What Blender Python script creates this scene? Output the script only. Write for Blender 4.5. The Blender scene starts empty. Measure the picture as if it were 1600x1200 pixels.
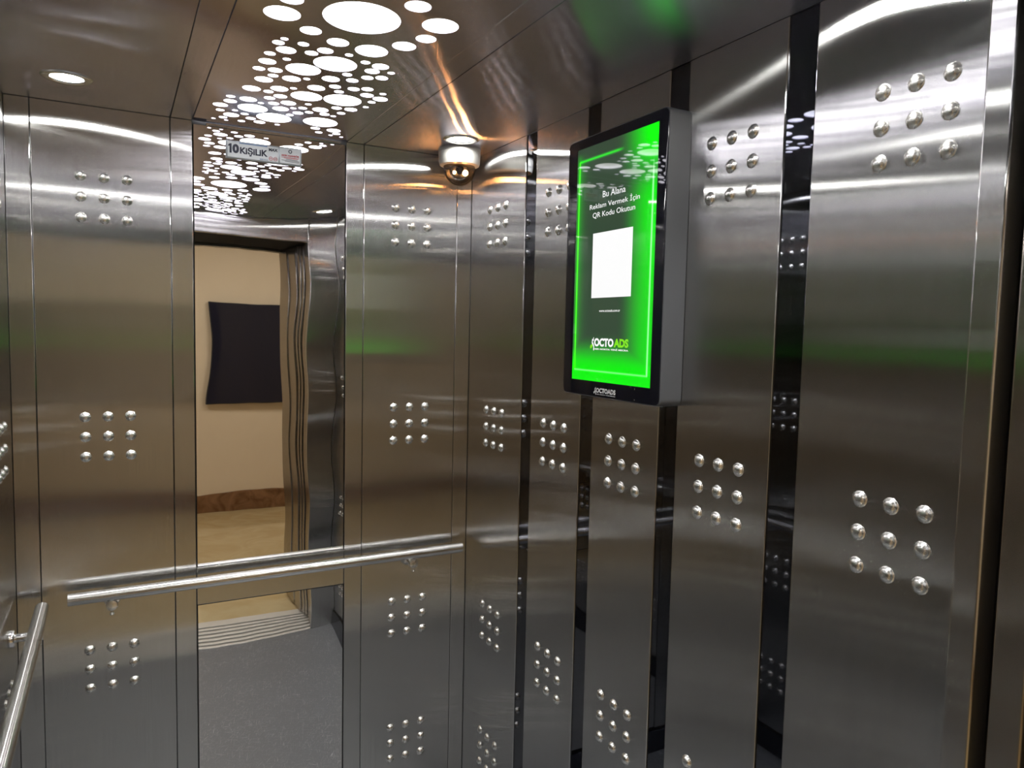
import bpy, bmesh, math, random
from mathutils import Vector, Matrix
C = bpy.context.scene.collection
random.seed(4)
PI = math.pi

# ------------------------------------------------------------------ camera, world, exposure
cam_d = bpy.data.cameras.new('camera'); cam_d.sensor_width = 36.0
cam_d.lens = 1148.07 / 1600 * 36.0; cam_d.clip_start = 0.02
cam_o = bpy.data.objects.new('camera', cam_d); C.objects.link(cam_o)
def cam_basis(yaw, pitch, roll):
    f = Vector((math.sin(yaw)*math.cos(pitch), math.cos(yaw)*math.cos(pitch), math.sin(pitch)))
    r = Vector((math.cos(yaw), -math.sin(yaw), 0)); u = r.cross(f)
    c, s = math.cos(roll), math.sin(roll)
    return c*r + s*u, -s*r + c*u, f
r_, u_, f_ = cam_basis(0.4928, -0.0734, 0.0220)
M = Matrix((r_, u_, -f_)).transposed().to_4x4(); M.translation = Vector((0.0655, -2.2, 1.6607))
cam_o.matrix_world = M
S = bpy.context.scene
S.camera = cam_o
w = bpy.data.worlds.new('world'); S.world = w; w.use_nodes = True
w.node_tree.nodes['Background'].inputs[0].default_value = (0.6, 0.55, 0.5, 1)
w.node_tree.nodes['Background'].inputs[1].default_value = 0.02
S.view_settings.view_transform = 'Standard'; S.view_settings.look = 'None'
S.view_settings.gamma = 1; S.view_settings.use_curve_mapping = False
S.view_settings.exposure = EXPOSURE = 0.0
DOWNLIGHT, SPOT, DIFFUSER, SCREEN, LED, HALL = 230.0, 24.0, 4.0, 0.98, 140.0, 13.5   # lamp strengths
S.cycles.max_bounces = 14; S.cycles.glossy_bounces = 10; S.cycles.diffuse_bounces = 4
S.cycles.transparent_max_bounces = 12; S.cycles.caustics_reflective = True
S.cycles.sample_clamp_indirect = 10.0; S.cycles.blur_glossy = 0.3

# ------------------------------------------------------------------ dimensions (metres)
XL, XR, H = -0.173, 1.084, 2.2054
YF = -1.687                       # inner face of the front wall
BX = [XL, -0.119, 0.196, 0.251, 0.671, 0.726, 1.032, XR]
RY = [0.0, -0.360, -0.418, -0.666, -0.720, -0.970, -1.028, -1.276, -1.336, YF]
DL, DR, DH = -0.038, 0.950, 2.085  # door opening
HY, HZ = -4.80, 2.65               # far wall and ceiling of the landing

# ------------------------------------------------------------------ node helpers
def new_mat(name):
    m = bpy.data.materials.new(name); m.use_nodes = True
    return m, m.node_tree.nodes, m.node_tree.links, m.node_tree.nodes['Principled BSDF']
def plain(name, col, rough=0.5, metal=0.0, **kw):
    m, n, l, b = new_mat(name)
    b.inputs['Base Color'].default_value = (*col, 1); b.inputs['Roughness'].default_value = rough
    b.inputs['Metallic'].default_value = metal
    for k, v in kw.items(): b.inputs[k.replace('_', ' ')].default_value = v
    # a little grain so no surface is perfectly even
    tc = n.new('ShaderNodeTexCoord'); nz = n.new('ShaderNodeTexNoise'); nz.inputs['Scale'].default_value = 60
    l.new(tc.outputs['Object'], nz.inputs['Vector'])
    mr = n.new('ShaderNodeMapRange'); mr.inputs[3].default_value = max(rough*0.9, 0.0); mr.inputs[4].default_value = rough*1.1
    l.new(nz.outputs['Fac'], mr.inputs[0]); l.new(mr.outputs[0], b.inputs['Roughness'])
    return m
def emit(name, col, strength, base=0.8):
    m, n, l, b = new_mat(name)
    b.inputs['Base Color'].default_value = (base, base, base, 1)
    b.inputs['Emission Color'].default_value = (*col, 1); b.inputs['Emission Strength'].default_value = strength
    return m
def brushed(name, tangent, col, rough, aniso, grain, wave=0.0002, wscale=2.4, vary=0.06):
    """brushed stainless: fine grain along one axis, highlights drawn out along `tangent`"""
    m, n, l, b = new_mat(name)
    tc = n.new('ShaderNodeTexCoord')
    mp = n.new('ShaderNodeMapping'); mp.inputs['Scale'].default_value = grain
    l.new(tc.outputs['Object'], mp.inputs['Vector'])
    nz = n.new('ShaderNodeTexNoise'); nz.inputs['Scale'].default_value = 1.0; nz.inputs['Detail'].default_value = 4
    l.new(mp.outputs['Vector'], nz.inputs['Vector'])
    mr = n.new('ShaderNodeMapRange'); mr.inputs[1].default_value = 0.3; mr.inputs[2].default_value = 0.7
    mr.inputs[3].default_value = 1 - vary; mr.inputs[4].default_value = 1 + vary
    l.new(nz.outputs['Fac'], mr.inputs[0])
    mx = n.new('ShaderNodeMix'); mx.data_type = 'RGBA'; mx.blend_type = 'MULTIPLY'; mx.inputs[0].default_value = 1
    mx.inputs[6].default_value = (*col, 1); l.new(mr.outputs[0], mx.inputs[7]); out = n['Material Output']; n.remove(b); b = n.new('ShaderNodeBsdfAnisotropic')
    b.distribution = 'GGX'; b.inputs['Roughness'].default_value = rough; b.inputs['Anisotropy'].default_value = aniso
    l.new(b.outputs[0], out.inputs[0])
    l.new(mx.outputs[2], b.inputs['Color'])
    cv = n.new('ShaderNodeCombineXYZ')
    for i in range(3): cv.inputs[i].default_value = tangent[i]
    l.new(cv.outputs[0], b.inputs['Tangent'])
    nw = n.new('ShaderNodeTexNoise'); nw.inputs['Scale'].default_value = wscale; nw.inputs['Detail'].default_value = 0.5
    l.new(tc.outputs['Object'], nw.inputs['Vector'])
    bp = n.new('ShaderNodeBump'); bp.inputs['Strength'].default_value = 1; bp.inputs['Distance'].default_value = wave*10
    l.new(nw.outputs['Fac'], bp.inputs['Height']); l.new(bp.outputs[0], b.inputs['Normal'])
    return m

STEEL = (0.665, 0.665, 0.66)
GV = (420, 420, 5)
m_back = brushed('brushed steel across', (0, 0, 1), STEEL, 0.172, 0.845, GV)
m_side = brushed('brushed steel along', (0, 0, 1), STEEL, 0.172, 0.845, GV)
m_ceil = brushed('brushed ceiling steel', (0, 1, 0), (0.76, 0.74, 0.85), 0.19, 0.82, (300, 4, 300), 0.00022, 5.0, 0.03)
m_frame = brushed('door frame steel', (0, 0, 1), (0.55, 0.52, 0.48), 0.22, 0.75, GV)
m_mirror = plain('mirror polished steel', (0.80, 0.79, 0.78), 0.012, 1.0)
m_strip = plain('black mirror steel', (0.115, 0.12, 0.14), 0.025, 1.0)
m_chrome = plain('polished chrome', (0.82, 0.82, 0.82), 0.07, 1.0)
m_rail = plain('polished rail steel', (0.90, 0.89, 0.87), 0.15, 1.0)
def tube_mat(name, axis):
    """tube polished round and round: highlights run out along its length"""
    m, n, l, b = new_mat(name)
    out = n['Material Output']; n.remove(b); g = n.new('ShaderNodeBsdfAnisotropic')
    g.distribution = 'GGX'; g.inputs['Roughness'].default_value = 0.21; g.inputs['Anisotropy'].default_value = 0.74
    g.inputs['Color'].default_value = (0.86, 0.855, 0.84, 1)
    ge = n.new('ShaderNodeNewGeometry'); cr = n.new('ShaderNodeVectorMath'); cr.operation = 'CROSS_PRODUCT'
    l.new(ge.outputs['Normal'], cr.inputs[0]); cr.inputs[1].default_value = axis
    l.new(cr.outputs[0], g.inputs['Tangent']); l.new(g.outputs[0], out.inputs[0])
    return m
m_tube_x = tube_mat('polished tube across', (1, 0, 0)); m_tube_y = tube_mat('polished tube along', (0, 1, 0))
m_stud = plain('polished stud steel', (0.90, 0.89, 0.86), 0.27, 1.0)
m_gap = plain('dark joint and gap shade', (0.006, 0.006, 0.008), 0.9)
m_backing = plain('backing sheet', (0.03, 0.03, 0.032), 0.5)
m_alu = plain('sill aluminium', (0.72, 0.70, 0.66), 0.42, 0.5)
m_black = plain('black plastic', (0.018, 0.019, 0.021), 0.35)
m_case = plain('charcoal powder coat', (0.075, 0.078, 0.085), 0.42)
m_glass_black = plain('black glass bezel', (0.007, 0.008, 0.014), 0.03, IOR=1.55)
m_white = plain('white plastic', (0.34, 0.335, 0.315), 0.35)
m_print_white = emit('lit white lettering', (1, 1, 1), 0.95, 0.02)
m_print_lime = emit('lit lime lettering', (0.24, 0.86, 0.0), 0.9, 0.02)
m_ink_white = plain('white ink', (0.8, 0.8, 0.8), 0.5)
m_ink_navy = plain('navy ink', (0.010, 0.014, 0.035), 0.5)
m_ink_blue = plain('blue ink', (0.10, 0.19, 0.36), 0.5)
m_ink_red = plain('red ink', (0.42, 0.03, 0.04), 0.5)
m_sign = plain('sign foil', (0.62, 0.66, 0.67), 0.45)
m_sign_edge = plain('sign aluminium edge', (0.33, 0.36, 0.38), 0.35, 0.6)
m_down = emit('downlight lens', (1.0, 0.99, 0.95), DOWNLIGHT)
m_diff = emit('backlit acrylic', (1.0, 0.985, 0.96), DIFFUSER)
m_led = emit('warm camera lamp', (1.0, 0.44, 0.13), LED)
m_halllamp = emit('landing lamp panel', (1.0, 0.93, 0.82), HALL)

def floor_mat():
    m, n, l, b = new_mat('scuffed dark vinyl')
    tc = n.new('ShaderNodeTexCoord')
    cols = []
    for k, (rot, sc) in enumerate(((0.5, (26, 300, 1)), (-0.9, (30, 340, 1)), (1.75, (22, 280, 1)))):
        mp = n.new('ShaderNodeMapping'); mp.vector_type = 'TEXTURE'; mp.inputs['Rotation'].default_value = (0, 0, rot); mp.inputs['Scale'].default_value = (1/sc[0], 1/sc[1], 1)
        l.new(tc.outputs['Object'], mp.inputs['Vector'])
        nz = n.new('ShaderNodeTexNoise'); nz.inputs['Scale'].default_value = 1; nz.inputs['Detail'].default_value = 5
        nz.inputs['Distortion'].default_value = 1.2
        l.new(mp.outputs[0], nz.inputs['Vector'])
        mr = n.new('ShaderNodeMapRange'); mr.inputs[1].default_value = 0.60; mr.inputs[2].default_value = 0.74
        l.new(nz.outputs['Fac'], mr.inputs[0]); cols.append(mr)
    a1 = n.new('ShaderNodeMath'); a1.operation = 'MAXIMUM'; l.new(cols[0].outputs[0], a1.inputs[0]); l.new(cols[1].outputs[0], a1.inputs[1])
    a2 = n.new('ShaderNodeMath'); a2.operation = 'MAXIMUM'; l.new(a1.outputs[0], a2.inputs[0]); l.new(cols[2].outputs[0], a2.inputs[1])
    bl = n.new('ShaderNodeTexNoise'); bl.inputs['Scale'].default_value = 7; bl.inputs['Detail'].default_value = 6
    l.new(tc.outputs['Object'], bl.inputs['Vector'])
    mr = n.new('ShaderNodeMapRange'); mr.inputs[1].default_value = 0.35; mr.inputs[2].default_value = 0.7
    mr.inputs[3].default_value = 0.25; mr.inputs[4].default_value = 0.8
    l.new(bl.outputs['Fac'], mr.inputs[0])
    mu = n.new('ShaderNodeMath'); mu.operation = 'MULTIPLY'; l.new(a2.outputs[0], mu.inputs[0]); l.new(mr.outputs[0], mu.inputs[1])
    mx = n.new('ShaderNodeMix'); mx.data_type = 'RGBA'
    mx.inputs[6].default_value = (0.125, 0.13, 0.138, 1); mx.inputs[7].default_value = (0.46, 0.47, 0.49, 1)
    l.new(mu.outputs[0], mx.inputs[0]); l.new(mx.outputs[2], b.inputs['Base Color'])
    b.inputs['Roughness'].default_value = 0.38
    return m
def marble(name, c1, c2, scale, rough):
    m, n, l, b = new_mat(name)
    tc = n.new('ShaderNodeTexCoord')
    nz = n.new('ShaderNodeTexNoise'); nz.inputs['Scale'].default_value = scale; nz.inputs['Detail'].default_value = 7
    nz.inputs['Distortion'].default_value = 1.6
    l.new(tc.outputs['Object'], nz.inputs['Vector'])
    mr = n.new('ShaderNodeMapRange'); mr.inputs[1].default_value = 0.35; mr.inputs[2].default_value = 0.66
    l.new(nz.outputs['Fac'], mr.inputs[0])
    mx = n.new('ShaderNodeMix'); mx.data_type = 'RGBA'; mx.inputs[6].default_value = (*c1, 1); mx.inputs[7].default_value = (*c2, 1)
    l.new(mr.outputs[0], mx.inputs[0]); l.new(mx.outputs[2], b.inputs['Base Color'])
    b.inputs['Roughness'].default_value = rough
    return m
m_floor = floor_mat()
m_marble = marble('polished tan marble', (0.49, 0.37, 0.19), (0.56, 0.45, 0.26), 4, 0.05)
m_skirt = marble('brown marble', (0.13, 0.06, 0.025), (0.26, 0.14, 0.07), 6, 0.2)
m_hall = marble('tan paint', (0.74, 0.635, 0.485), (0.76, 0.655, 0.505), 3, 0.6)
m_hallceil = plain('white paint', (0.75, 0.72, 0.66), 0.7)
m_tv = plain('dark glossy tv glass', (0.014, 0.015, 0.030), 0.06, IOR=1.38)

def screen_mat():
    m, n, l, b = new_mat('lit green advert')
    uv = n.new('ShaderNodeUVMap'); sp = n.new('ShaderNodeSeparateXYZ'); l.new(uv.outputs[0], sp.inputs[0])
    u, v = sp.outputs[0], sp.outputs[1]
    def mt(op, a, bb=None, c=None):
        x = n.new('ShaderNodeMath'); x.operation = op
        for i, q in enumerate((a, bb, c)):
            if q is None: continue
            if isinstance(q, (int, float)): x.inputs[i].default_value = q
            else: l.new(q, x.inputs[i])
        return x.outputs[0]
    def ss(x, a, bb):
        r = n.new('ShaderNodeMapRange'); r.interpolation_type = 'SMOOTHSTEP'
        r.inputs[1].default_value = a; r.inputs[2].default_value = bb; l.new(x, r.inputs[0]); return r.outputs[0]
    def line(x, c, wd):           # bright thin bar around x = c
        d = mt('DIVIDE', mt('ABSOLUTE', mt('SUBTRACT', x, c)), wd)
        return mt('EXPONENT', mt('MULTIPLY', mt('MULTIPLY', d, d), -1))
    def both(*a):
        r = a[0]
        for q in a[1:]: r = mt('MULTIPLY', r, q)
        return r
    def inv(x): return mt('SUBTRACT', 1, x)
    UL, UR, VB, VT = 0.035, 0.958, 0.044, 0.945
    inv_v = both(ss(v, VB-.006, VB+.002), inv(ss(v, VT-.002, VT+.006)))
    left = both(line(u, UL, 0.010), inv_v)
    right = both(line(u, UR, 0.0075), both(ss(v, VB-.006, VB+.002), inv(ss(v, .80, .88))))
    top = both(line(v, VT, 0.0055), both(ss(u, UL-.01, UL+.005), inv(ss(u, .52, .63))))
    bot = both(line(v, VB, 0.0032), both(ss(u, UL-.01, UL+.005), inv(ss(u, UR-.004, UR+.012))))
    lg = both(mt('EXPONENT', mt('MULTIPLY', mt('ABSOLUTE', mt('SUBTRACT', u, UL)), -26)), inv(ss(v, .93, .99)), 0.42)
    rg = mt('POWER', ss(u, .56, .97), 1.5)
    trg = both(mt('POWER', ss(u, .5, 1.0), 1.4), ss(v, .76, .97))
    bg = mt('POWER', inv(ss(v, .05, .22)), 1.7)
    rgv = both(rg, mt('ADD', mt('MULTIPLY', inv(ss(v, .72, .90)), 0.75), mt('MULTIPLY', ss(v, .3, .7), 0.12)))
    g = mt('MAXIMUM', mt('MAXIMUM', rgv, mt('MULTIPLY', trg, 1.25)), mt('MAXIMUM', mt('MULTIPLY', bg, 0.95), lg))
    lines = mt('MAXIMUM', mt('MAXIMUM', left, top), mt('MAXIMUM', right, bot))
    wl = mt('MAXIMUM', mt('MULTIPLY', right, 0.75), mt('MULTIPLY', bot, 0.38))
    gg = mt('ADD', mt('ADD', mt('MULTIPLY', g, 0.90), mt('MULTIPLY', lines, 0.75)), 0.065)
    rr = mt('ADD', mt('ADD', mt('MULTIPLY', wl, 0.55), mt('MULTIPLY', left, 0.06)), mt('MULTIPLY', mt('SUBTRACT', 1, mt('MINIMUM', g, 1)), 0.034))
    bb_ = mt('ADD', mt('MULTIPLY', wl, 0.6), mt('MULTIPLY', mt('SUBTRACT', 1, mt('MINIMUM', g, 1)), 0.036))
    cc = n.new('ShaderNodeCombineXYZ')
    for i, q in enumerate((rr, gg, bb_)): l.new(q, cc.inputs[i])
    l.new(cc.outputs[0], b.inputs['Emission Color']); b.inputs['Emission Strength'].default_value = SCREEN
    b.inputs['Base Color'].default_value = (0.01, 0.012, 0.012, 1); b.inputs['Roughness'].default_value = 0.03
    b.inputs['IOR'].default_value = 1.55
    return m
m_screen = screen_mat()

def dome_mat():
    m, n, l, b = new_mat('smoked camera dome')
    out = n['Material Output']; n.remove(b)
    t = n.new('ShaderNodeBsdfTransparent'); t.inputs[0].default_value = (0.72, 0.70, 0.68, 1)
    g = n.new('ShaderNodeBsdfGlossy'); g.inputs['Roughness'].default_value = 0.03
    f = n.new('ShaderNodeFresnel'); f.inputs[0].default_value = 1.5
    mx = n.new('ShaderNodeMixShader'); l.new(f.outputs[0], mx.inputs[0]); l.new(t.outputs[0], mx.inputs[1]); l.new(g.outputs[0], mx.inputs[2])
    l.new(mx.outputs[0], out.inputs[0])
    return m
m_dome = dome_mat()

# ------------------------------------------------------------------ mesh helpers
def link_mesh(name, bm, mat, parent=None, smooth=None):
    me = bpy.data.meshes.new(name); bm.normal_update(); bm.to_mesh(me); bm.free()
    me.materials.append(mat)
    return link_data(name, me, parent, smooth)
def link_data(name, me, parent=None, smooth=None):
    if smooth is not None:
        me.shade_smooth() if smooth >= 180 else me.set_sharp_from_angle(angle=math.radians(smooth))
        for p in me.polygons: p.use_smooth = True
    o = bpy.data.objects.new(name, me); C.objects.link(o)
    if parent is not None:
        o.parent = parent
        off = world_loc(parent)
        if off.length > 0: me.transform(Matrix.Translation(-off))
    return o
def world_loc(o):
    v = Vector((0, 0, 0))
    while o is not None: v = v + o.location; o = o.parent
    return v
def add_box(bm, lo, hi, bev=0.0, seg=2):
    lo, hi = [min(a, b) for a, b in zip(lo, hi)], [max(a, b) for a, b in zip(lo, hi)]
    t = bmesh.ops.create_cube(bm, size=1)
    for v in t['verts']:
        v.co = Vector([lo[i] + (v.co[i] + .5)*(hi[i]-lo[i]) for i in range(3)])
    if bev:
        es = list({e for v in t['verts'] for e in v.link_edges})
        bmesh.ops.bevel(bm, geom=es, offset=bev, segments=seg, affect='EDGES', profile=0.5)
def box(name, lo, hi, mat, parent=None, bev=0.0, seg=2):
    bm = bmesh.new(); add_box(bm, lo, hi, bev, seg)
    o = link_mesh(name, bm, mat, parent, None)
    if bev:
        for p_ in o.data.polygons: p_.use_smooth = max(abs(c) for c in p_.normal) < .9999
    return o
def add_lathe(bm, prof, mtx, seg=32):
    """prof: list of (radius, height); mtx puts the local z axis where it belongs"""
    rings = []
    for r, h in prof:
        if r < 1e-6: rings.append([bm.verts.new(mtx @ Vector((0, 0, h)))])
        else: rings.append([bm.verts.new(mtx @ Vector((r*math.cos(2*PI*k/seg), r*math.sin(2*PI*k/seg), h))) for k in range(seg)])
    for a, b in zip(rings, rings[1:]):
        for k in range(seg):
            k2 = (k+1) % seg
            if len(a) == 1 and len(b) == 1: continue
            if len(a) == 1: bm.faces.new((a[0], b[k2], b[k]))
            elif len(b) == 1: bm.faces.new((a[k], a[k2], b[0]))
            else: bm.faces.new((a[k], a[k2], b[k2], b[k]))
    bmesh.ops.recalc_face_normals(bm, faces=bm.faces[:])
def lathe(name, prof, mtx, mat, parent=None, seg=32, smooth=40):
    bm = bmesh.new(); add_lathe(bm, prof, mtx, seg)
    return link_mesh(name, bm, mat, parent, smooth)
def axis_m(loc, axis):
    z = Vector(axis).normalized(); q = Vector((0, 0, 1)).rotation_difference(z)
    return Matrix.Translation(Vector(loc)) @ q.to_matrix().to_4x4()
def rod(name, a, b, r, mat, parent=None, bev=0.0015, seg=28):
    a, b = Vector(a), Vector(b); L = (b-a).length
    return lathe(name, [(0, 0), (r-bev, 0), (r-bev*.3, bev*.3), (r, bev), (r, L-bev), (r-bev*.3, L-bev*.3), (r-bev, L), (0, L)], axis_m(a, b-a), mat, parent, seg)
def thing(name, label, cat, loc=(0, 0, 0), group=None):
    o = bpy.data.objects.new(name, None); C.objects.link(o); o.location = loc; o.empty_display_size = .05
    return tag(o, label, cat, group)
def tag(o, label, cat, group=None):
    o['label'] = label; o['category'] = cat
    if group: o['group'] = group
    return o
def setting(name, label=None):
    o = bpy.data.objects.new(name, None); C.objects.link(o); o['kind'] = 'structure'
    if label: o['label'] = label
    return o
def frame_m(org, xd, yd):
    x, y = Vector(xd).normalized(), Vector(yd).normalized(); z = x.cross(y)
    m = Matrix((x, y, z)).transposed().to_4x4(); m.translation = Vector(org); return m
def text(name, s, mat, org, xd, yd, wd, ht, parent, bold=0.0, shear=0.0):
    """lettering stretched to an exact width and height, lower left corner at org"""
    cu = bpy.data.curves.new(name, 'FONT'); cu.body = s; cu.size = 1; cu.offset = bold; cu.resolution_u = 3; cu.shear = shear
    to = bpy.data.objects.new(name, cu); C.objects.link(to)
    dg = bpy.context.evaluated_depsgraph_get(); dg.update()
    me = bpy.data.meshes.new_from_object(to.evaluated_get(dg))
    bpy.data.objects.remove(to); bpy.data.curves.remove(cu)
    xs = [v.co.x for v in me.vertices]; ys = [v.co.y for v in me.vertices]
    x0, x1, y0, y1 = min(xs), max(xs), min(ys), max(ys)
    me.transform(Matrix.Diagonal((wd/(x1-x0), ht/(y1-y0), 1, 1)) @ Matrix.Translation((-x0, -y0, 0)))
    me.transform(frame_m(org, xd, yd))
    me.materials.clear(); me.materials.append(mat); me.name = name
    return link_data(name, me, parent)
def ribbon(bm, pts, widths, mtx):
    """flat stroke through 2-D points in the plane of mtx"""
    P = [Vector(p) for p in pts]; prev = None
    for i, p in enumerate(P):
        d = (P[min(i+1, len(P)-1)] - P[max(i-1, 0)]).normalized(); nrm = Vector((-d.y, d.x))*widths[i]/2
        a, b = p+nrm, p-nrm
        cur = (bm.verts.new(mtx @ Vector((a.x, a.y, 0))), bm.verts.new(mtx @ Vector((b.x, b.y, 0))))
        if prev: bm.faces.new((prev[0], prev[1], cur[1], cur[0]))
        prev = cur

HOLES = [
    (0.4558, -0.8811, 0.0680), (0.5239, -0.9787, 0.0227), (0.5881, -0.9230, 0.0329), (0.5875, -0.8541, 0.0192), (0.5643, -0.7978, 0.0229), (0.5172, -0.7401, 0.0319), (0.4478, -0.7490, 0.0209), 
    (0.3894, -0.7787, 0.0197), (0.3281, -0.8286, 0.0315), (0.3303, -0.8951, 0.0206), (0.3546, -0.7128, 0.0075), (0.3481, -0.6875, 0.0118), (0.3920, -0.7047, 0.0110), (0.3690, -0.6551, 0.0195), 
    (0.3441, -0.6193, 0.0113), (0.4165, -0.6654, 0.0131), (0.4373, -0.6932, 0.0158), (0.4846, -0.6953, 0.0083), (0.4741, -0.6287, 0.0444), (0.5255, -0.6722, 0.0099), (0.5600, -0.6647, 0.0177), 
    (0.5534, -0.6283, 0.0159), (0.5921, -0.6396, 0.0079), (0.5846, -0.5979, 0.0136), (0.5570, -0.5827, 0.0132), (0.3477, -0.5700, 0.0177), (0.3802, -0.6046, 0.0083), (0.4232, -0.5604, 0.0363), 
    (0.3395, -0.5167, 0.0127), (0.3720, -0.5240, 0.0152), (0.3742, -0.4863, 0.0115), (0.4137, -0.4865, 0.0199), (0.4433, -0.5032, 0.0077), (0.4895, -0.5317, 0.0195), (0.5130, -0.5792, 0.0106), 
    (0.5333, -0.5474, 0.0134), (0.3609, -0.4487, 0.0196), (0.4037, -0.4006, 0.0198), (0.4315, -0.4214, 0.0079), (0.4762, -0.4523, 0.0199), (0.5111, -0.4849, 0.0134), (0.5527, -0.4910, 0.0136), 
    (0.5801, -0.5071, 0.0136), (0.6219, -0.4923, 0.0080), (0.5928, -0.4627, 0.0157), (0.6288, -0.4512, 0.0178), (0.6184, -0.4167, 0.0095), (0.6178, -0.3701, 0.0075), (0.3854, -0.3656, 0.0114), 
    (0.4166, -0.3439, 0.0155), (0.3966, -0.3153, 0.0132), (0.4707, -0.3772, 0.0362), (0.5533, -0.3931, 0.0447), (0.5286, -0.4533, 0.0113), (0.4441, -0.2991, 0.0181), (0.4135, -0.2762, 0.0132), 
    (0.3854, -0.2622, 0.0075), (0.4889, -0.3155, 0.0082), (0.4371, -0.2388, 0.0198), (0.4641, -0.2613, 0.0077), (0.4843, -0.2753, 0.0108), (0.5262, -0.2852, 0.0198), (0.5575, -0.3230, 0.0128), 
    (0.5916, -0.3294, 0.0158), (0.4832, -0.2254, 0.0133), (0.5063, -0.2468, 0.0104), (0.4684, -0.1960, 0.0099), (0.5448, -0.2514, 0.0128), (0.5793, -0.2841, 0.0106), (0.5686, -0.2465, 0.0075), 
    (0.4377, -0.1451, 0.0438), (0.5538, -0.1700, 0.0446), (0.4580, -0.0817, 0.0073), (0.5561, -0.1026, 0.0127), (0.5747, -0.0645, 0.0102), (0.6059, -0.1067, 0.0191), (0.6216, -0.0755, 0.0113), 
    (0.6111, -0.0524, 0.0064), (0.6430, -0.0481, 0.0061), (0.3472, -0.3684, 0.0202), (0.3131, -0.2784, 0.0106), (0.3174, -0.2381, 0.0154), (0.3535, -0.2775, 0.0199), (0.2998, -0.1925, 0.0177), 
    (0.3748, -0.2057, 0.0359), (0.3049, -0.1439, 0.0108), (0.3356, -0.1126, 0.0195), (0.3384, -0.1616, 0.0074), (0.3648, -0.1410, 0.0102), (0.3850, -0.1053, 0.0127), (0.3197, -0.0774, 0.0107), 
    (0.2987, -0.0521, 0.0058), (0.3304, -0.0524, 0.0054), (0.3673, -0.0658, 0.0096), (0.4114, -0.0818, 0.0148), (0.3477, -0.9572, 0.0229), (0.3948, -1.0149, 0.0319), (0.4642, -1.0060, 0.0209), 
    (0.5574, -1.0422, 0.0075), (0.5639, -1.0675, 0.0118), (0.5200, -1.0503, 0.0110), (0.5430, -1.0999, 0.0195), (0.5679, -1.1357, 0.0113), (0.4955, -1.0896, 0.0131), (0.4747, -1.0618, 0.0158), 
    (0.4274, -1.0597, 0.0083), (0.4379, -1.1263, 0.0444), (0.3865, -1.0828, 0.0099), (0.3520, -1.0903, 0.0177), (0.3586, -1.1267, 0.0159), (0.3199, -1.1154, 0.0079), (0.3274, -1.1571, 0.0136), 
    (0.3550, -1.1723, 0.0132), (0.5643, -1.1850, 0.0177), (0.5318, -1.1504, 0.0083), (0.4888, -1.1946, 0.0363), (0.5725, -1.2383, 0.0127), (0.5400, -1.2310, 0.0152), (0.5378, -1.2687, 0.0115), 
    (0.4983, -1.2685, 0.0199), (0.4687, -1.2518, 0.0077), (0.4225, -1.2233, 0.0195), (0.3990, -1.1758, 0.0106), (0.3787, -1.2076, 0.0134), (0.5511, -1.3063, 0.0196), (0.5083, -1.3544, 0.0198), 
    (0.4805, -1.3336, 0.0079), (0.4358, -1.3027, 0.0199), (0.4009, -1.2701, 0.0134), (0.3593, -1.2640, 0.0136), (0.3319, -1.2479, 0.0136), (0.2901, -1.2627, 0.0080), (0.3192, -1.2923, 0.0157), 
    (0.2832, -1.3038, 0.0178), (0.2936, -1.3383, 0.0095), (0.2942, -1.3849, 0.0075), (0.5266, -1.3894, 0.0114), (0.4954, -1.4111, 0.0155), (0.5154, -1.4397, 0.0132), (0.4413, -1.3778, 0.0362), 
    (0.3587, -1.3619, 0.0447), (0.3834, -1.3017, 0.0113), (0.4679, -1.4559, 0.0181), (0.4985, -1.4788, 0.0132), (0.5266, -1.4928, 0.0075), (0.4231, -1.4395, 0.0082), (0.4749, -1.5162, 0.0198), 
    (0.4479, -1.4937, 0.0077), (0.4277, -1.4797, 0.0108), (0.3858, -1.4698, 0.0198), (0.3545, -1.4320, 0.0128), (0.3204, -1.4256, 0.0158), (0.4288, -1.5296, 0.0133), (0.4057, -1.5082, 0.0104), 
    (0.4436, -1.5590, 0.0099), (0.3672, -1.5036, 0.0128), (0.3327, -1.4709, 0.0106), (0.3434, -1.5085, 0.0075), (0.4743, -1.6099, 0.0438), (0.3582, -1.5850, 0.0446), (0.3559, -1.6524, 0.0127), 
    (0.3061, -1.6483, 0.0191), (0.5648, -1.3866, 0.0202), (0.5989, -1.4766, 0.0106), (0.5946, -1.5169, 0.0154), (0.5585, -1.4775, 0.0199), (0.6122, -1.5625, 0.0177), (0.5372, -1.5493, 0.0359), 
    (0.6071, -1.6111, 0.0108), (0.5764, -1.6424, 0.0195), (0.5736, -1.5934, 0.0074), (0.5472, -1.6140, 0.0102), (0.5270, -1.6497, 0.0127), 
]
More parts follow.
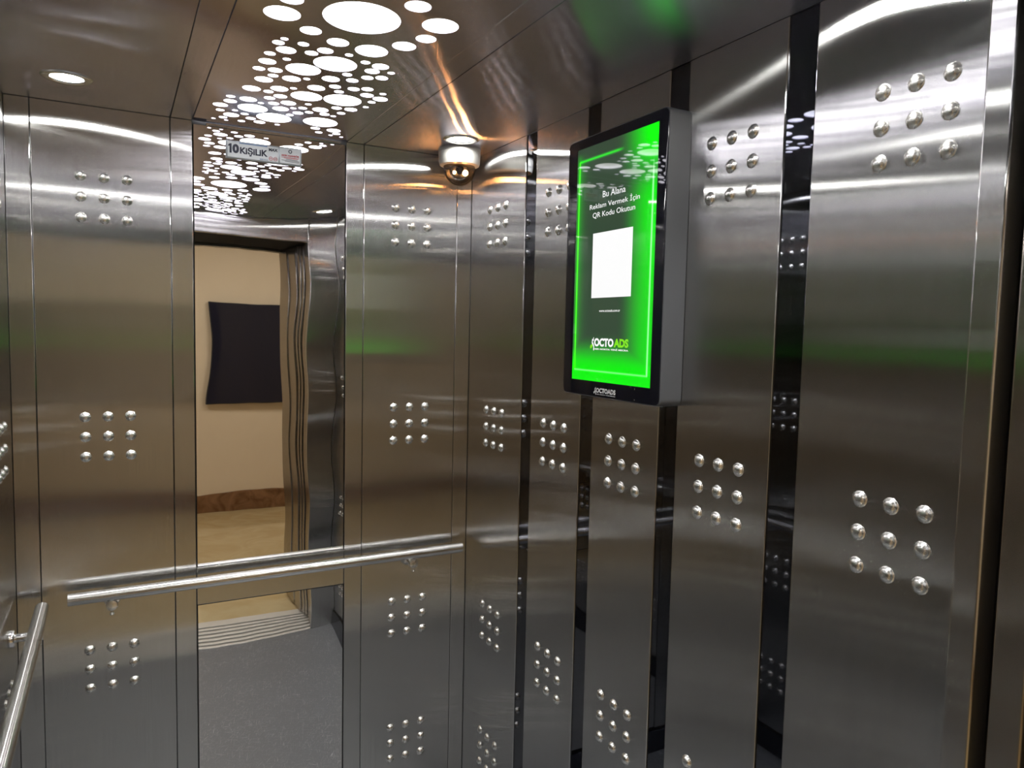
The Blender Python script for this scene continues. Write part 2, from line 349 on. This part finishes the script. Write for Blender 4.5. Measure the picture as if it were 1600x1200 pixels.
# ------------------------------------------------------------------ studs: one mesh per wall direction
STUD = [(0.0134, 0), (0.0131, .0008), (0.0119, .0011), (0.0112, .0022), (0.0098, .0046), (0.0072, .0066), (0.0037, .0077), (0, .0081)]
def stud_mesh(axis):
    bm = bmesh.new(); add_lathe(bm, STUD, axis_m((0, 0, 0), axis), 16)
    me = bpy.data.meshes.new('stud'); bm.to_mesh(me); bm.free(); me.materials.append(m_stud)
    for p in me.polygons: p.use_smooth = True
    return me
STUDS = {a: stud_mesh(v) for a, v in dict(back=(0, -1, 0), right=(-1, 0, 0), left=(1, 0, 0)).items()}
ZG = (1.976, 1.357, 0.731, 0.311); SP = 0.0525
def add_studs(panel, wall, centre, zs=ZG):
    for z in zs:
        for i in (1, 0, -1):
            for j in (-1, 0, 1):
                s = bpy.data.objects.new('stud', STUDS[wall]); C.objects.link(s); s.parent = panel
                t = centre + j*SP
                s.location = {'back': (t, 0, z+i*SP), 'right': (XR, t, z+i*SP), 'left': (XL, t, z+i*SP)}[wall]

T, G, BV = 0.012, 0.0007, 0.0013     # panel thickness, half joint, edge radius
# ------------------------------------------------------------------ back wall
wb = setting('wall_back')
box('backing', (XL-.03, T, 0), (XR+.03, T+.02, H+.02), m_backing, wb)
def back_piece(name, x0, x1, z0, z1, y=0.0, mat=None, t=T):
    return box(name, (x0+G, y, z0), (x1-G, y+t, z1), mat or m_back, wb, BV)
back_piece('corner_strip', BX[0], BX[1], 0.0, H); back_piece('corner_strip', BX[6], BX[7], 0.0, H)
back_piece('upright_strip', BX[2], BX[3], 0.0, H); back_piece('upright_strip', BX[4], BX[5], 0.0, H)
p = back_piece('wall_panel', BX[1], BX[2], 0.0, H); add_studs(p, 'back', 0.0395)
p = back_piece('wall_panel', BX[5], BX[6], 0.0, H); add_studs(p, 'back', 0.879)
back_piece('middle_band', BX[3], BX[4], 0.865, 0.973)
box('top_trim', (0.285, -0.004, H-.0085), (0.655, 0.004, H-.002), m_chrome, wb, .001)
def mirror(name, label, z0, z1):
    """polished sheet that is not quite flat, as thin steel never is"""
    x0, x1 = BX[3]+.003, BX[4]-.003; y0 = 0.0015
    nx, nz = 36, max(8, int((z1-z0)/.014))
    bm = bmesh.new()
    def wave(x, z):
        zz = z - 0.86
        d = 0.00042*math.sin(2*PI*zz/0.92+0.9) + 0.00007*math.sin(2*PI*zz/0.27+6*x)
        d += 0.00022*math.sin(2*PI*(x-.25)/0.40+3.1*z) + 0.000010*math.sin(2*PI*x/.085+7*z)*math.sin(2*PI*z/.21)
        d += 0.000006*math.sin(2*PI*z/.075+9*x)
        d += 0.006*(x-.39)**2*math.cos(2*PI*(z-1.44)/.31)
        return d
    g = [[bm.verts.new((x0+(x1-x0)*i/nx, y0-wave(x0+(x1-x0)*i/nx, z0+(z1-z0)*k/nz), z0+(z1-z0)*k/nz)) for i in range(nx+1)] for k in range(nz+1)]
    for k in range(nz):
        for i in range(nx): bm.faces.new((g[k][i], g[k][i+1], g[k+1][i+1], g[k+1][i]))
    ed = [e for e in bm.edges if e.is_boundary]
    r = bmesh.ops.extrude_edge_only(bm, edges=ed)
    for v in r['geom']:
        if isinstance(v, bmesh.types.BMVert): v.co.y = T - .001
    bm.normal_update()
    o = link_mesh(name, bm, m_mirror, None, 40)
    return tag(o, label, 'mirror')
mirror('wall_mirror', 'tall mirror-polished steel sheet above the handrail on the back wall', 0.975, H-.009)
mirror('wall_mirror', 'lower mirror-polished steel sheet under the handrail, reflecting the scuffed dark floor', 0.10, 0.863)

# ------------------------------------------------------------------ side walls
def side_wall(name, X, wall, sgn, cop=False):
    ws = setting(name)
    box('backing', (X+sgn*T, RY[0]+.0, 0), (X+sgn*(T+.02), YF, H+.02), m_backing, ws)
    cs = (-.189, -.541, -.845, -1.152, -1.513)
    for k in range(5):
        y1, y0 = RY[2*k], RY[2*k+1]
        p = box('wall_panel', (X, y0+G, 0.0), (X+sgn*T, y1-G, H), m_side, ws, BV)
        add_studs(p, wall, cs[k], ZG if not (cop and k == 3) else ZG[2:])
    for k in range(4):
        box('black_strip', (X+sgn*.003, RY[2*k+2]+.001, 0.0), (X+sgn*T, RY[2*k+1]-.001, H), m_strip, ws, .0008)
    box('kick_plate', (X-sgn*.010, YF+.002, 0.0), (X, RY[0]-.012, 0.09), m_strip, ws, .002)
    if cop:
        cp = box('control_panel', (X+.002, -1.262, .95), (X-.0 +.014, -1.040, 2.02), m_back, ws, .002)
        box('notice', (X+.014, -1.215, 1.87), (X+.0148, -1.10, 1.975), m_sign, cp)
        box('floor_display', (X+.014, -1.225, 1.72), (X+.0155, -1.08, 1.83), m_glass_black, cp)
        box('notice', (X+.014, -1.215, 1.64), (X+.0148, -1.10, 1.69), m_sign, cp)
        for k in range(10):
            lathe('call_button', [(.014, 0), (.014, .003), (.012, .004), (0, .004)], axis_m((X+.014, -1.185+.07*(k % 2), 1.12+.055*(k//2)), (1, 0, 0)), m_chrome, cp, 16)
    return ws
side_wall('wall_right', XR, 'right', 1)
side_wall('wall_left', XL, 'left', -1, True)
box('kick_plate', (XL+.011, -.010, 0), (XR-.011, -.0002, .09), m_strip, wb, .002)

# ------------------------------------------------------------------ front wall and open doorway
wf = setting('wall_front')
box('return_panel', (DR, YF-.033, 0), (XR+.0, YF, H), m_back, wf, .003, 3)
box('return_panel', (XL, YF-.033, 0), (DL, YF, H), m_back, wf, .003, 3)
box('header_panel', (DL+.001, YF-.033, DH+.012), (DR-.001, YF, H), m_back, wf, .003, 3)
box('header_shade', (DL-.1, YF-.60, DH+.022), (DR+.1, YF-.034, DH+.06), m_gap, wf)  # near-black slab, its colour stands in for the shade in the header gap

dr = setting('door_1')
for sx, xe in ((1, DR), (-1, DL)):
    def sl(name, d, y0, y1, mat, w=.14, bev=.003): return box(name, (xe+sx*d, y0, 0.012), (xe+sx*(d+w), y1, DH+.015), mat, dr, bev, 3)
    box('pocket_lining', (xe+sx*.035, -2.0, 0), (xe+sx*.05, YF-.034, DH+.03), m_gap, dr)
    sl('door_leaf', .004, -1.774, -1.737, m_frame)
    sl('door_leaf', .010, -1.820, -1.784, m_frame)
    sl('landing_door_leaf', .010, -1.905, -1.868, m_frame)
    sl('landing_door_leaf', .004, -1.952, -1.914, m_frame)
    sl('landing_jamb', -.004, -2.13, -1.972, m_frame)
    sl('landing_jamb', -.012, -2.36, -2.135, m_frame)
box('landing_header', (DL-.13, -2.36, DH+.004), (DR+.13, -2.30, DH+.14), m_frame, dr, .003)
ys = (-1.6885, -1.732, -1.778, -1.824, -1.870, -1.916, -1.962, -2.046)
for k, (y1, y0) in enumerate(zip(ys, ys[1:])):
    box('sill_rail', (DL-.12, y0+(.022 if y0 > -2 else .001), -.02), (DR+.12, y1, .004), m_alu, dr, .0015)
box('sill_base', (DL-.12, -2.046, -.03), (DR+.12, -1.689, -.012), m_gap, dr)

# ------------------------------------------------------------------ floor
fl = box('floor', (XL-.03, YF+.0, -.02), (XR+.03, .03, 0), m_floor); fl['kind'] = 'structure'

# ------------------------------------------------------------------ ceiling
ce = setting('ceiling')
CT = 0.003
def ceil_piece(name, x0, x1): return box(name, (x0+G, YF, H), (x1-G, -.001, H+CT), m_ceil, ce, .0015)
def plate_with_holes(name, x0, x1, y0, y1, holes, mat, parent, z, t, res=7):
    cu = bpy.data.curves.new(name, 'CURVE'); cu.dimensions = '2D'; cu.fill_mode = 'BOTH'; cu.extrude = t/2; cu.resolution_u = 1
    def poly(pts):
        sp = cu.splines.new('POLY'); sp.points.add(len(pts)-1); sp.use_cyclic_u = True
        for q, (x, y) in zip(sp.points, pts): q.co = (x, y, 0, 1)
    poly([(x0, y0), (x1, y0), (x1, y1), (x0, y1)])
    for cx, cy, r in holes:
        n = 20 if r < .012 else 32 if r < .03 else 56
        poly([(cx+r*math.cos(2*PI*k/n), cy+r*math.sin(2*PI*k/n)) for k in range(n)])
    to = bpy.data.objects.new(name, cu); C.objects.link(to)
    dg = bpy.context.evaluated_depsgraph_get(); dg.update()
    me = bpy.data.meshes.new_from_object(to.evaluated_get(dg))
    bpy.data.objects.remove(to); bpy.data.curves.remove(cu)
    me.transform(Matrix.Translation((0, 0, z+t/2)))
    me.materials.clear(); me.materials.append(mat)
    return link_data(name, me, parent)
def side_ceiling(x0, x1, lights):
    return plate_with_holes('side_panel', x0+G, x1-G, YF, -.001, [(x, y, .0495) for x, y in lights], m_ceil, ce, H, .003)
DLT = [(-0.027, -0.220), (0.947, -0.216), (-0.027, -1.447), (0.953, -1.445)]
side_ceiling(XL, BX[2], (DLT[0], DLT[2])); side_ceiling(BX[5], XR, (DLT[1], DLT[3]))
ceil_piece('cover_strip', BX[2], BX[3]); ceil_piece('cover_strip', BX[4], BX[5])
for xs in BX[2:6]: box('added_light_block', (xs-.003, YF, H+.0032), (xs+.003, -.002, H+.07), m_gap, ce)  # unseen bars added over the seams to stop diffuser light leaking through
box('top_sheet', (XL-.03, YF-.03, H+.070), (XR+.03, .03, H+.09), m_backing, ce)
lp = thing('ceiling_light', 'central ceiling light panel pierced with round holes of many sizes, glowing white', 'light panel', (0.461, -.844, H))
plate_with_holes('perforated_plate', BX[3]+G, BX[4]-G, YF, -.001, HOLES, m_ceil, lp, H, .0025)
box('diffuser', (BX[3]+.004, YF+.004, H+.010), (BX[4]-.004, -.006, H+.014), m_diff, lp)

names = ('bright round downlight in the ceiling above the left panel of the back wall', 'round downlight in the ceiling just before the white dome camera',
         'front ceiling downlight on the handrail side, beside the doorway', 'front ceiling downlight nearest the doorway, its spot reflected in the tall mirror')
for (x, y), lb in zip(DLT, names):
    d = thing('downlight', lb, 'downlight', (x, y, H), 'ceiling downlights')
    lathe('trim_ring', [(.0315, .004), (.0335, -.0015), (.038, -.0035), (.047, -.0032), (.052, -.001), (.053, 0.0), (.050, .0028), (.034, .012)], Matrix.Translation((x, y, H)), m_rail, d, 40)
    lathe('lens', [(0, .0), (.016, -.0003), (.0335, .001), (.0335, .004), (0, .0045)], Matrix.Translation((x, y, H)), m_down, d, 32)
    sl_ = bpy.data.lights.new('downlight_beam', 'SPOT'); sl_.energy = SPOT; sl_.color = (1.0, .99, .95)
    sl_.spot_size = math.radians(112); sl_.spot_blend = .7; sl_.shadow_soft_size = .03
    so = bpy.data.objects.new('downlight_beam', sl_); C.objects.link(so); so.parent = d; so.location = (0, 0, -.006)

# ------------------------------------------------------------------ handrails
def bracket(parent, base, nrm, zr, L):
    """rod standing off the wall under the rail, with wall flange, end knob, saddle and set screw"""
    n = Vector(nrm); b = Vector(base)
    br = rod('bracket', b, b+n*L, .0100, m_chrome, parent, .001)
    lathe('flange', [(0, 0), (.0190, 0), (.0205, .0015), (.0205, .010), (.0185, .0125), (.0120, .0135), (0, .0135)], axis_m(b, n), m_chrome, br, 28)
    e = b+n*(L-.006)
    lathe('knob', [(0, 0), (.0125, 0), (.0142, .0015), (.0142, .012), (.0130, .0148), (.009, .0158), (0, .016)], axis_m(e, n), m_stud, br, 28)
    c = b+n*(L+.001)
    lathe('set_screw', [(0, 0), (.0028, 0), (.0028, .008), (.0058, .0105), (.0064, .0125), (.0045, .0145), (0, .015)], axis_m(c-Vector((0, 0, .012)), (0, 0, -1)), m_chrome, br, 16)
    lathe('saddle', [(0, 0), (.0075, 0), (.0075, zr-.0150-b.z-.004), (.011, zr-.0145-b.z), (0, zr-.0145-b.z)], axis_m(c, (0, 0, 1)), m_chrome, br, 16)
RR = 0.0158
h1 = thing('handrail', 'steel tube handrail along the back wall below the tall mirror', 'handrail', (0.49, -.060, .952), 'handrails')
rod('rail', (-.058, -.060, .948), (1.042, -.060, .9515), RR, m_tube_x, h1)
for x in (0.041, 0.875): bracket(h1, (x, 0, .921), (0, -1, 0), .952, .060)
h2 = thing('handrail', 'steel tube handrail on the left wall running toward the camera, cut by the picture edge', 'handrail', (-.113, -.70, .938), 'handrails')
rod('rail', (-.113, -1.18, .938), (-.113, -.064, .938), RR, m_tube_y, h2)
for y in (-.160, -1.05): bracket(h2, (XL, y, .906), (1, 0, 0), .938, .060)

# ------------------------------------------------------------------ advertising display on the right wall
X0 = 1.027
ad = thing('advertising_display', 'portrait screen in a charcoal case showing a neon green advert on the right wall', 'display', (XR-.001, -.8565, 1.511))
def rounded_slab(name, x0, x1, y0, y1, z0, z1, r, mat, parent, bev):
    bm = bmesh.new(); pts = []
    for cy, cz, a0 in ((y1-r, z1-r, 0), (y0+r, z1-r, 90), (y0+r, z0+r, 180), (y1-r, z0+r, 270)):
        for k in range(9):
            a = math.radians(a0+90*k/8); pts.append((cy+r*math.cos(a), cz+r*math.sin(a)))
    f = bm.faces.new([bm.verts.new((x1, a, b)) for a, b in pts])
    r_ = bmesh.ops.extrude_face_region(bm, geom=[f])
    vs = [v for v in r_['geom'] if isinstance(v, bmesh.types.BMVert)]
    for v in vs: v.co.x = x0
    bmesh.ops.recalc_face_normals(bm, faces=bm.faces[:])
    es = [e for e in bm.edges if all(abs(v.co.x-x0) < 1e-6 for v in e.verts)]
    if bev: bmesh.ops.bevel(bm, geom=es, offset=bev, segments=3, affect='EDGES', profile=.5)
    return link_mesh(name, bm, mat, parent, 35)
DY0, DY1, DZ0, DZ1 = -1.040, -.673, 1.511, 2.108
rounded_slab('housing', X0+.0012, XR-.001, DY0, DY1, DZ0, DZ1, .016, m_case, ad, .002)
rounded_slab('bezel', X0-.0004, X0+.0016, DY0+.0025, DY1-.0025, DZ0+.0025, DZ1-.0025, .014, m_glass_black, ad, .0006)
def quad(name, org, xd, yd, wd, ht, mat, parent):
    m4 = frame_m(org, xd, yd); bm = bmesh.new()
    vs = [bm.verts.new(m4 @ Vector(q)) for q in ((0, 0, 0), (wd, 0, 0), (wd, ht, 0), (0, ht, 0))]
    f = bm.faces.new(vs); uv = bm.loops.layers.uv.new('UVMap')
    for lp_, q in zip(f.loops, ((0, 0), (1, 0), (1, 1), (0, 1))): lp_[uv].uv = q
    return link_mesh(name, bm, mat, parent)
XD, YD = (0, -1, 0), (0, 0, 1)
XS = X0-.0006
scr = quad('screen', (XS, -.7145, 1.5475), XD, YD, .2945, .5360, m_screen, ad)
XT = X0-.0009
def adt(name, s, y, z, wd, ht, mat=m_print_white, par=scr, bold=0.0): return text(name, s, mat, (XT, y, z), XD, YD, wd, ht, par, bold)
adt('heading', 'Bu Alana', -.8205, 1.9605, .0840, .0140, bold=.004)
adt('heading', 'Reklam Vermek \u0130\u00e7in', -.7705, 1.9365, .1840, .0172, bold=.004)
adt('heading', 'QR Kodu Okutun', -.7833, 1.9165, .1565, .0140, bold=.004)
quad('white_square', (XT, -.7870, 1.7375), XD, YD, .1480, .1462, m_print_white, scr)
adt('web_address', 'www.octoads.com.tr', -.8200, 1.7055, .0788, .0056, bold=.012)
adt('logo_lettering', 'OCTO', -.8038, 1.6275, .0745, .0190, bold=.05)
adt('logo_lettering', 'ADS', -.8795, 1.6275, .0528, .0190, m_print_lime, bold=.05)
adt('logo_tagline', 'HER NOKTA YEN\u0130 MECRA', -.8045, 1.6200, .1277, .0048, bold=.03)
def tentacle(name, y, z, wd, ht, mat_a, mat_b, par):
    """curled stem with a fan of leaf shapes at its foot, as printed beside the lettering"""
    m4 = frame_m((XT, y, z), XD, YD) @ Matrix.Diagonal((wd, ht, 1, 1))
    bm = bmesh.new()
    pts = [(.98, .0), (.98, .30), (.80, .48), (.62, .60), (.66, .80), (.88, .80), (.92, 1.0)]
    ribbon(bm, pts, [.16, .18, .20, .22, .20, .18, .10], m4)
    o = link_mesh(name, bm, mat_a, par)
    bm = bmesh.new()
    for k in range(5):
        a = math.radians(95+28*k); c = Vector((.62, .26))
        d = Vector((math.cos(a)*.55, math.sin(a)*.24)); nn = Vector((-d.y*1.2, d.x*.25))
        vs = [bm.verts.new(m4 @ Vector((q.x, q.y, 0))) for q in (c, c+d*.55-nn*.45, c+d, c+d*.55+nn*.45)]
        bm.faces.new(vs)
    link_mesh(name, bm, mat_b, par)
tentacle('logo_emblem', -.7850, 1.6180, .0180, .0300, m_print_white, m_print_lime, scr)
adt('maker_lettering', 'OCTOADS', -.8170, 1.5225, .0745, .0112, m_ink_white, ad, bold=.04)
adt('maker_tagline', 'HER NOKTA YEN\u0130 MECRA', -.8190, 1.5182, .0725, .0028, m_ink_white, ad, bold=.02)
tentacle('maker_emblem', -.8060, 1.5175, .0105, .0175, m_ink_white, m_ink_white, ad)
for z in (1.5413, 1.5184):
    lathe('sensor_hole', [(0, .0004), (.0014, .0004), (.0017, 0)], axis_m((X0-.0004, -.958, z), (-1, 0, 0)), m_rail, ad, 12)

# ------------------------------------------------------------------ security camera
CX, CY = 0.994, -0.100
sc = thing('security_camera', 'white dome security camera with a glowing orange lamp in the back corner', 'camera', (CX, CY, H))
lathe('base', [(0, 0), (.0630, 0), (.0640, -.002), (.0640, -.010), (.0632, -.0112), (.0640, -.0125), (.0625, -.040), (.0600, -.048), (.0500, -.0515), (.0495, -.050), (0, -.050)], Matrix.Translation((CX, CY, H)), m_white, sc, 48)
dome = [(.0485, -.0500), (.0485, -.060)] + [(.0485*math.cos(a), -.060-.0485*math.sin(a)) for a in [PI/2*k/10 for k in range(1, 10)]] + [(0, -.1085)]
lathe('added_glow_block', [(0, -.0515), (.0475, -.0515), (.0475, -.0505)], Matrix.Translation((CX, CY, H)), m_black, sc, 40)  # black disc added to keep the lamps from lighting the base's underside
lathe('dome', dome, Matrix.Translation((CX, CY, H)), m_dome, sc, 40, 180)
vd = Vector((-.35, -.94, -.15)).normalized(); rt = vd.cross(Vector((0, 0, 1))).normalized()
cc = Vector((CX, CY, H-.062))
ball = [(.026*math.sin(PI*k/10), .026*math.cos(PI*k/10)) for k in range(11)]
ey = lathe('eyeball', [(max(r, 0), h) for r, h in ball], axis_m(cc, vd), m_case, sc, 24, 180)
lathe('lens', [(.013, .020), (.013, .0275), (.0105, .029), (0, .0265)], axis_m(cc, vd), m_glass_black, ey, 24)
for s, rr in ((1, .0085), (-1, .0048)):
    q = cc + vd*.026 - rt*(.0165*s) + Vector((0, 0, -.008))
    lathe('lamp', [(0, .004), (rr*.8, .003), (rr, 0), (rr*.8, -.003), (0, -.004)], axis_m(q, vd), m_led, sc, 16, 180)
tx = Vector((vd.x, vd.y, 0)).normalized(); sx_ = Vector((0, 0, 1)).cross(tx)
ob = Vector((CX, CY, H-.0375)) + tx*.0638
text('brand_mark', 'HIKVISION', m_ink_navy, ob - sx_*.0165, sx_, (0, 0, 1), .033, .0052, sc, .01)

# ------------------------------------------------------------------ capacity sign on the tall mirror
sg = thing('capacity_sign', 'white ten person capacity sign stuck at the top of the tall mirror', 'sign', (.438, 0.0, 2.117))
bm = bmesh.new(); add_box(bm, (.3355, -.0035, 2.1168), (.5402, -.0002, 2.1658), .0008)
link_mesh('plate', bm, m_sign_edge, sg, 40)
box('face', (.3400, -.0042, 2.1208), (.4755, -.0035, 2.1622), m_sign, sg); box('face', (.4795, -.0042, 2.1208), (.5360, -.0035, 2.1622), m_sign, sg)
SY = -.0045
def sgt(name, s, x, z, wd, ht, mat, bold=0.0): return text(name, s, mat, (x, SY, z), (1, 0, 0), (0, 0, 1), wd, ht, sg, bold)
quad('blue_band', (.3700, SY+.0001, 2.1592), (1, 0, 0), (0, 0, 1), .0750, .0030, m_ink_blue, sg)
m4 = frame_m((.3412, SY, 2.1315), (1, 0, 0), (0, 0, 1)); bm = bmesh.new()
one = [(.0034, 0), (.0088, 0), (.0088, .0255), (.0052, .0255), (0, .0222), (0, .0172), (.0034, .0188)]
bm.faces.new([bm.verts.new(m4 @ Vector((a, b, 0))) for a, b in one])
link_mesh('numeral', bm, m_ink_navy, sg)
sgt('numeral', '0', .3520, 2.1315, .0175, .0255, m_ink_navy, .06)
sgt('lettering', 'Ki\u015eiLiK', .3718, 2.1275, .0745, .0240, m_ink_navy, .04)
sgt('lettering', '800 KG', .4245, 2.1222, .0215, .0036, m_ink_blue, .02)
sgt('lettering', 'MAX', .4490, 2.1492, .0245, .0085, m_ink_navy, .05)
for x in (.4545, .4670):
    lathe('warning_symbol', [(.0042, 0), (.0054, 0), (.0054, .0003), (.0042, .0003), (.0042, 0)], axis_m((x, SY, 2.1290), (0, -1, 0)), m_ink_red, sg, 20)
    quad('warning_bar', (x-.003, SY-.0001, 2.1282), (1, 0, 0), (0, 0, 1), .006, .0016, m_ink_red, sg)
lathe('round_emblem', [(.0030, 0), (.0052, 0), (.0052, .0003), (.0030, .0003), (.0030, 0)], axis_m((.5081, SY, 2.1548), (0, -1, 0)), m_ink_navy, sg, 24)
sgt('lettering', 'AKIN ASANS\u00d6R', .4830, 2.1405, .0502, .0060, m_ink_red, .05)
for z, a, b_, m in ((2.1372, .4830, .5335, m_ink_red), (2.1350, .4905, .5300, m_ink_red), (2.1318, .4960, .5290, m_ink_navy), (2.1288, .4840, .5335, m_ink_navy), (2.1258, .4930, .5335, m_ink_navy)):
    quad('small_print', (a, SY, z), (1, 0, 0), (0, 0, 1), b_-a, .0012, m, sg)

# ------------------------------------------------------------------ landing beyond the doorway
def st(o): o['kind'] = 'structure'; return o
st(box('floor_landing', (-1.6, HY-.05, -.03), (2.8, -2.047, 0), m_marble))
wl = setting('wall_landing_far')
box('painted_wall', (-1.6, HY-.10, 0), (2.8, HY, HZ), m_hall, wl)
st(box('baseboard_landing', (-1.6, HY, 0), (2.8, HY+.015, .185), m_skirt, None, .003))
st(box('wall_landing_right', (2.8, HY-.1, 0), (2.9, -2.35, HZ), m_hall)); st(box('wall_landing_left', (-1.7, HY-.1, 0), (-1.6, -2.35, HZ), m_hall))
wn = setting('wall_landing_near')
box('painted_wall', (DR+.13, -2.35, 0), (2.8, -2.0, HZ), m_hall, wn); box('painted_wall', (-1.6, -2.35, 0), (DL-.13, -2.0, HZ), m_hall, wn)
box('painted_wall', (DL-.13, -2.35, DH+.142), (DR+.13, -2.0, HZ), m_hall, wn)
st(box('ceiling_landing', (-1.7, HY-.1, HZ), (2.9, -2.0, HZ+.05), m_hallceil))
for x in (0.0, 1.4):
    hl = thing('landing_lamp', 'square lamp panel on the landing ceiling, %s' % ('opposite the left of the doorway' if x < .5 else 'above the dark television'), 'lamp', (x, -3.5, HZ))
    box('lamp_frame', (x-.32, -3.82, HZ-.025), (x+.32, -3.18, HZ-.001), m_white, hl, .003); box('lamp_panel', (x-.29, -3.79, HZ-.029), (x+.29, -3.21, HZ-.025), m_halllamp, hl)
tv = thing('television', 'dark wall television on the tan landing wall, seen in the tall mirror', 'television', (1.49, HY, .955))
box('tv_case', (.752, HY+.02, .955), (2.22, HY+.055, 1.832), m_black, tv, .004)
box('tv_screen', (.758, HY+.055, .962), (2.214, HY+.0565, 1.826), m_tv, tv)
box('wall_mount', (1.2, HY+.0005, 1.15), (1.8, HY+.02, 1.65), m_black, tv)
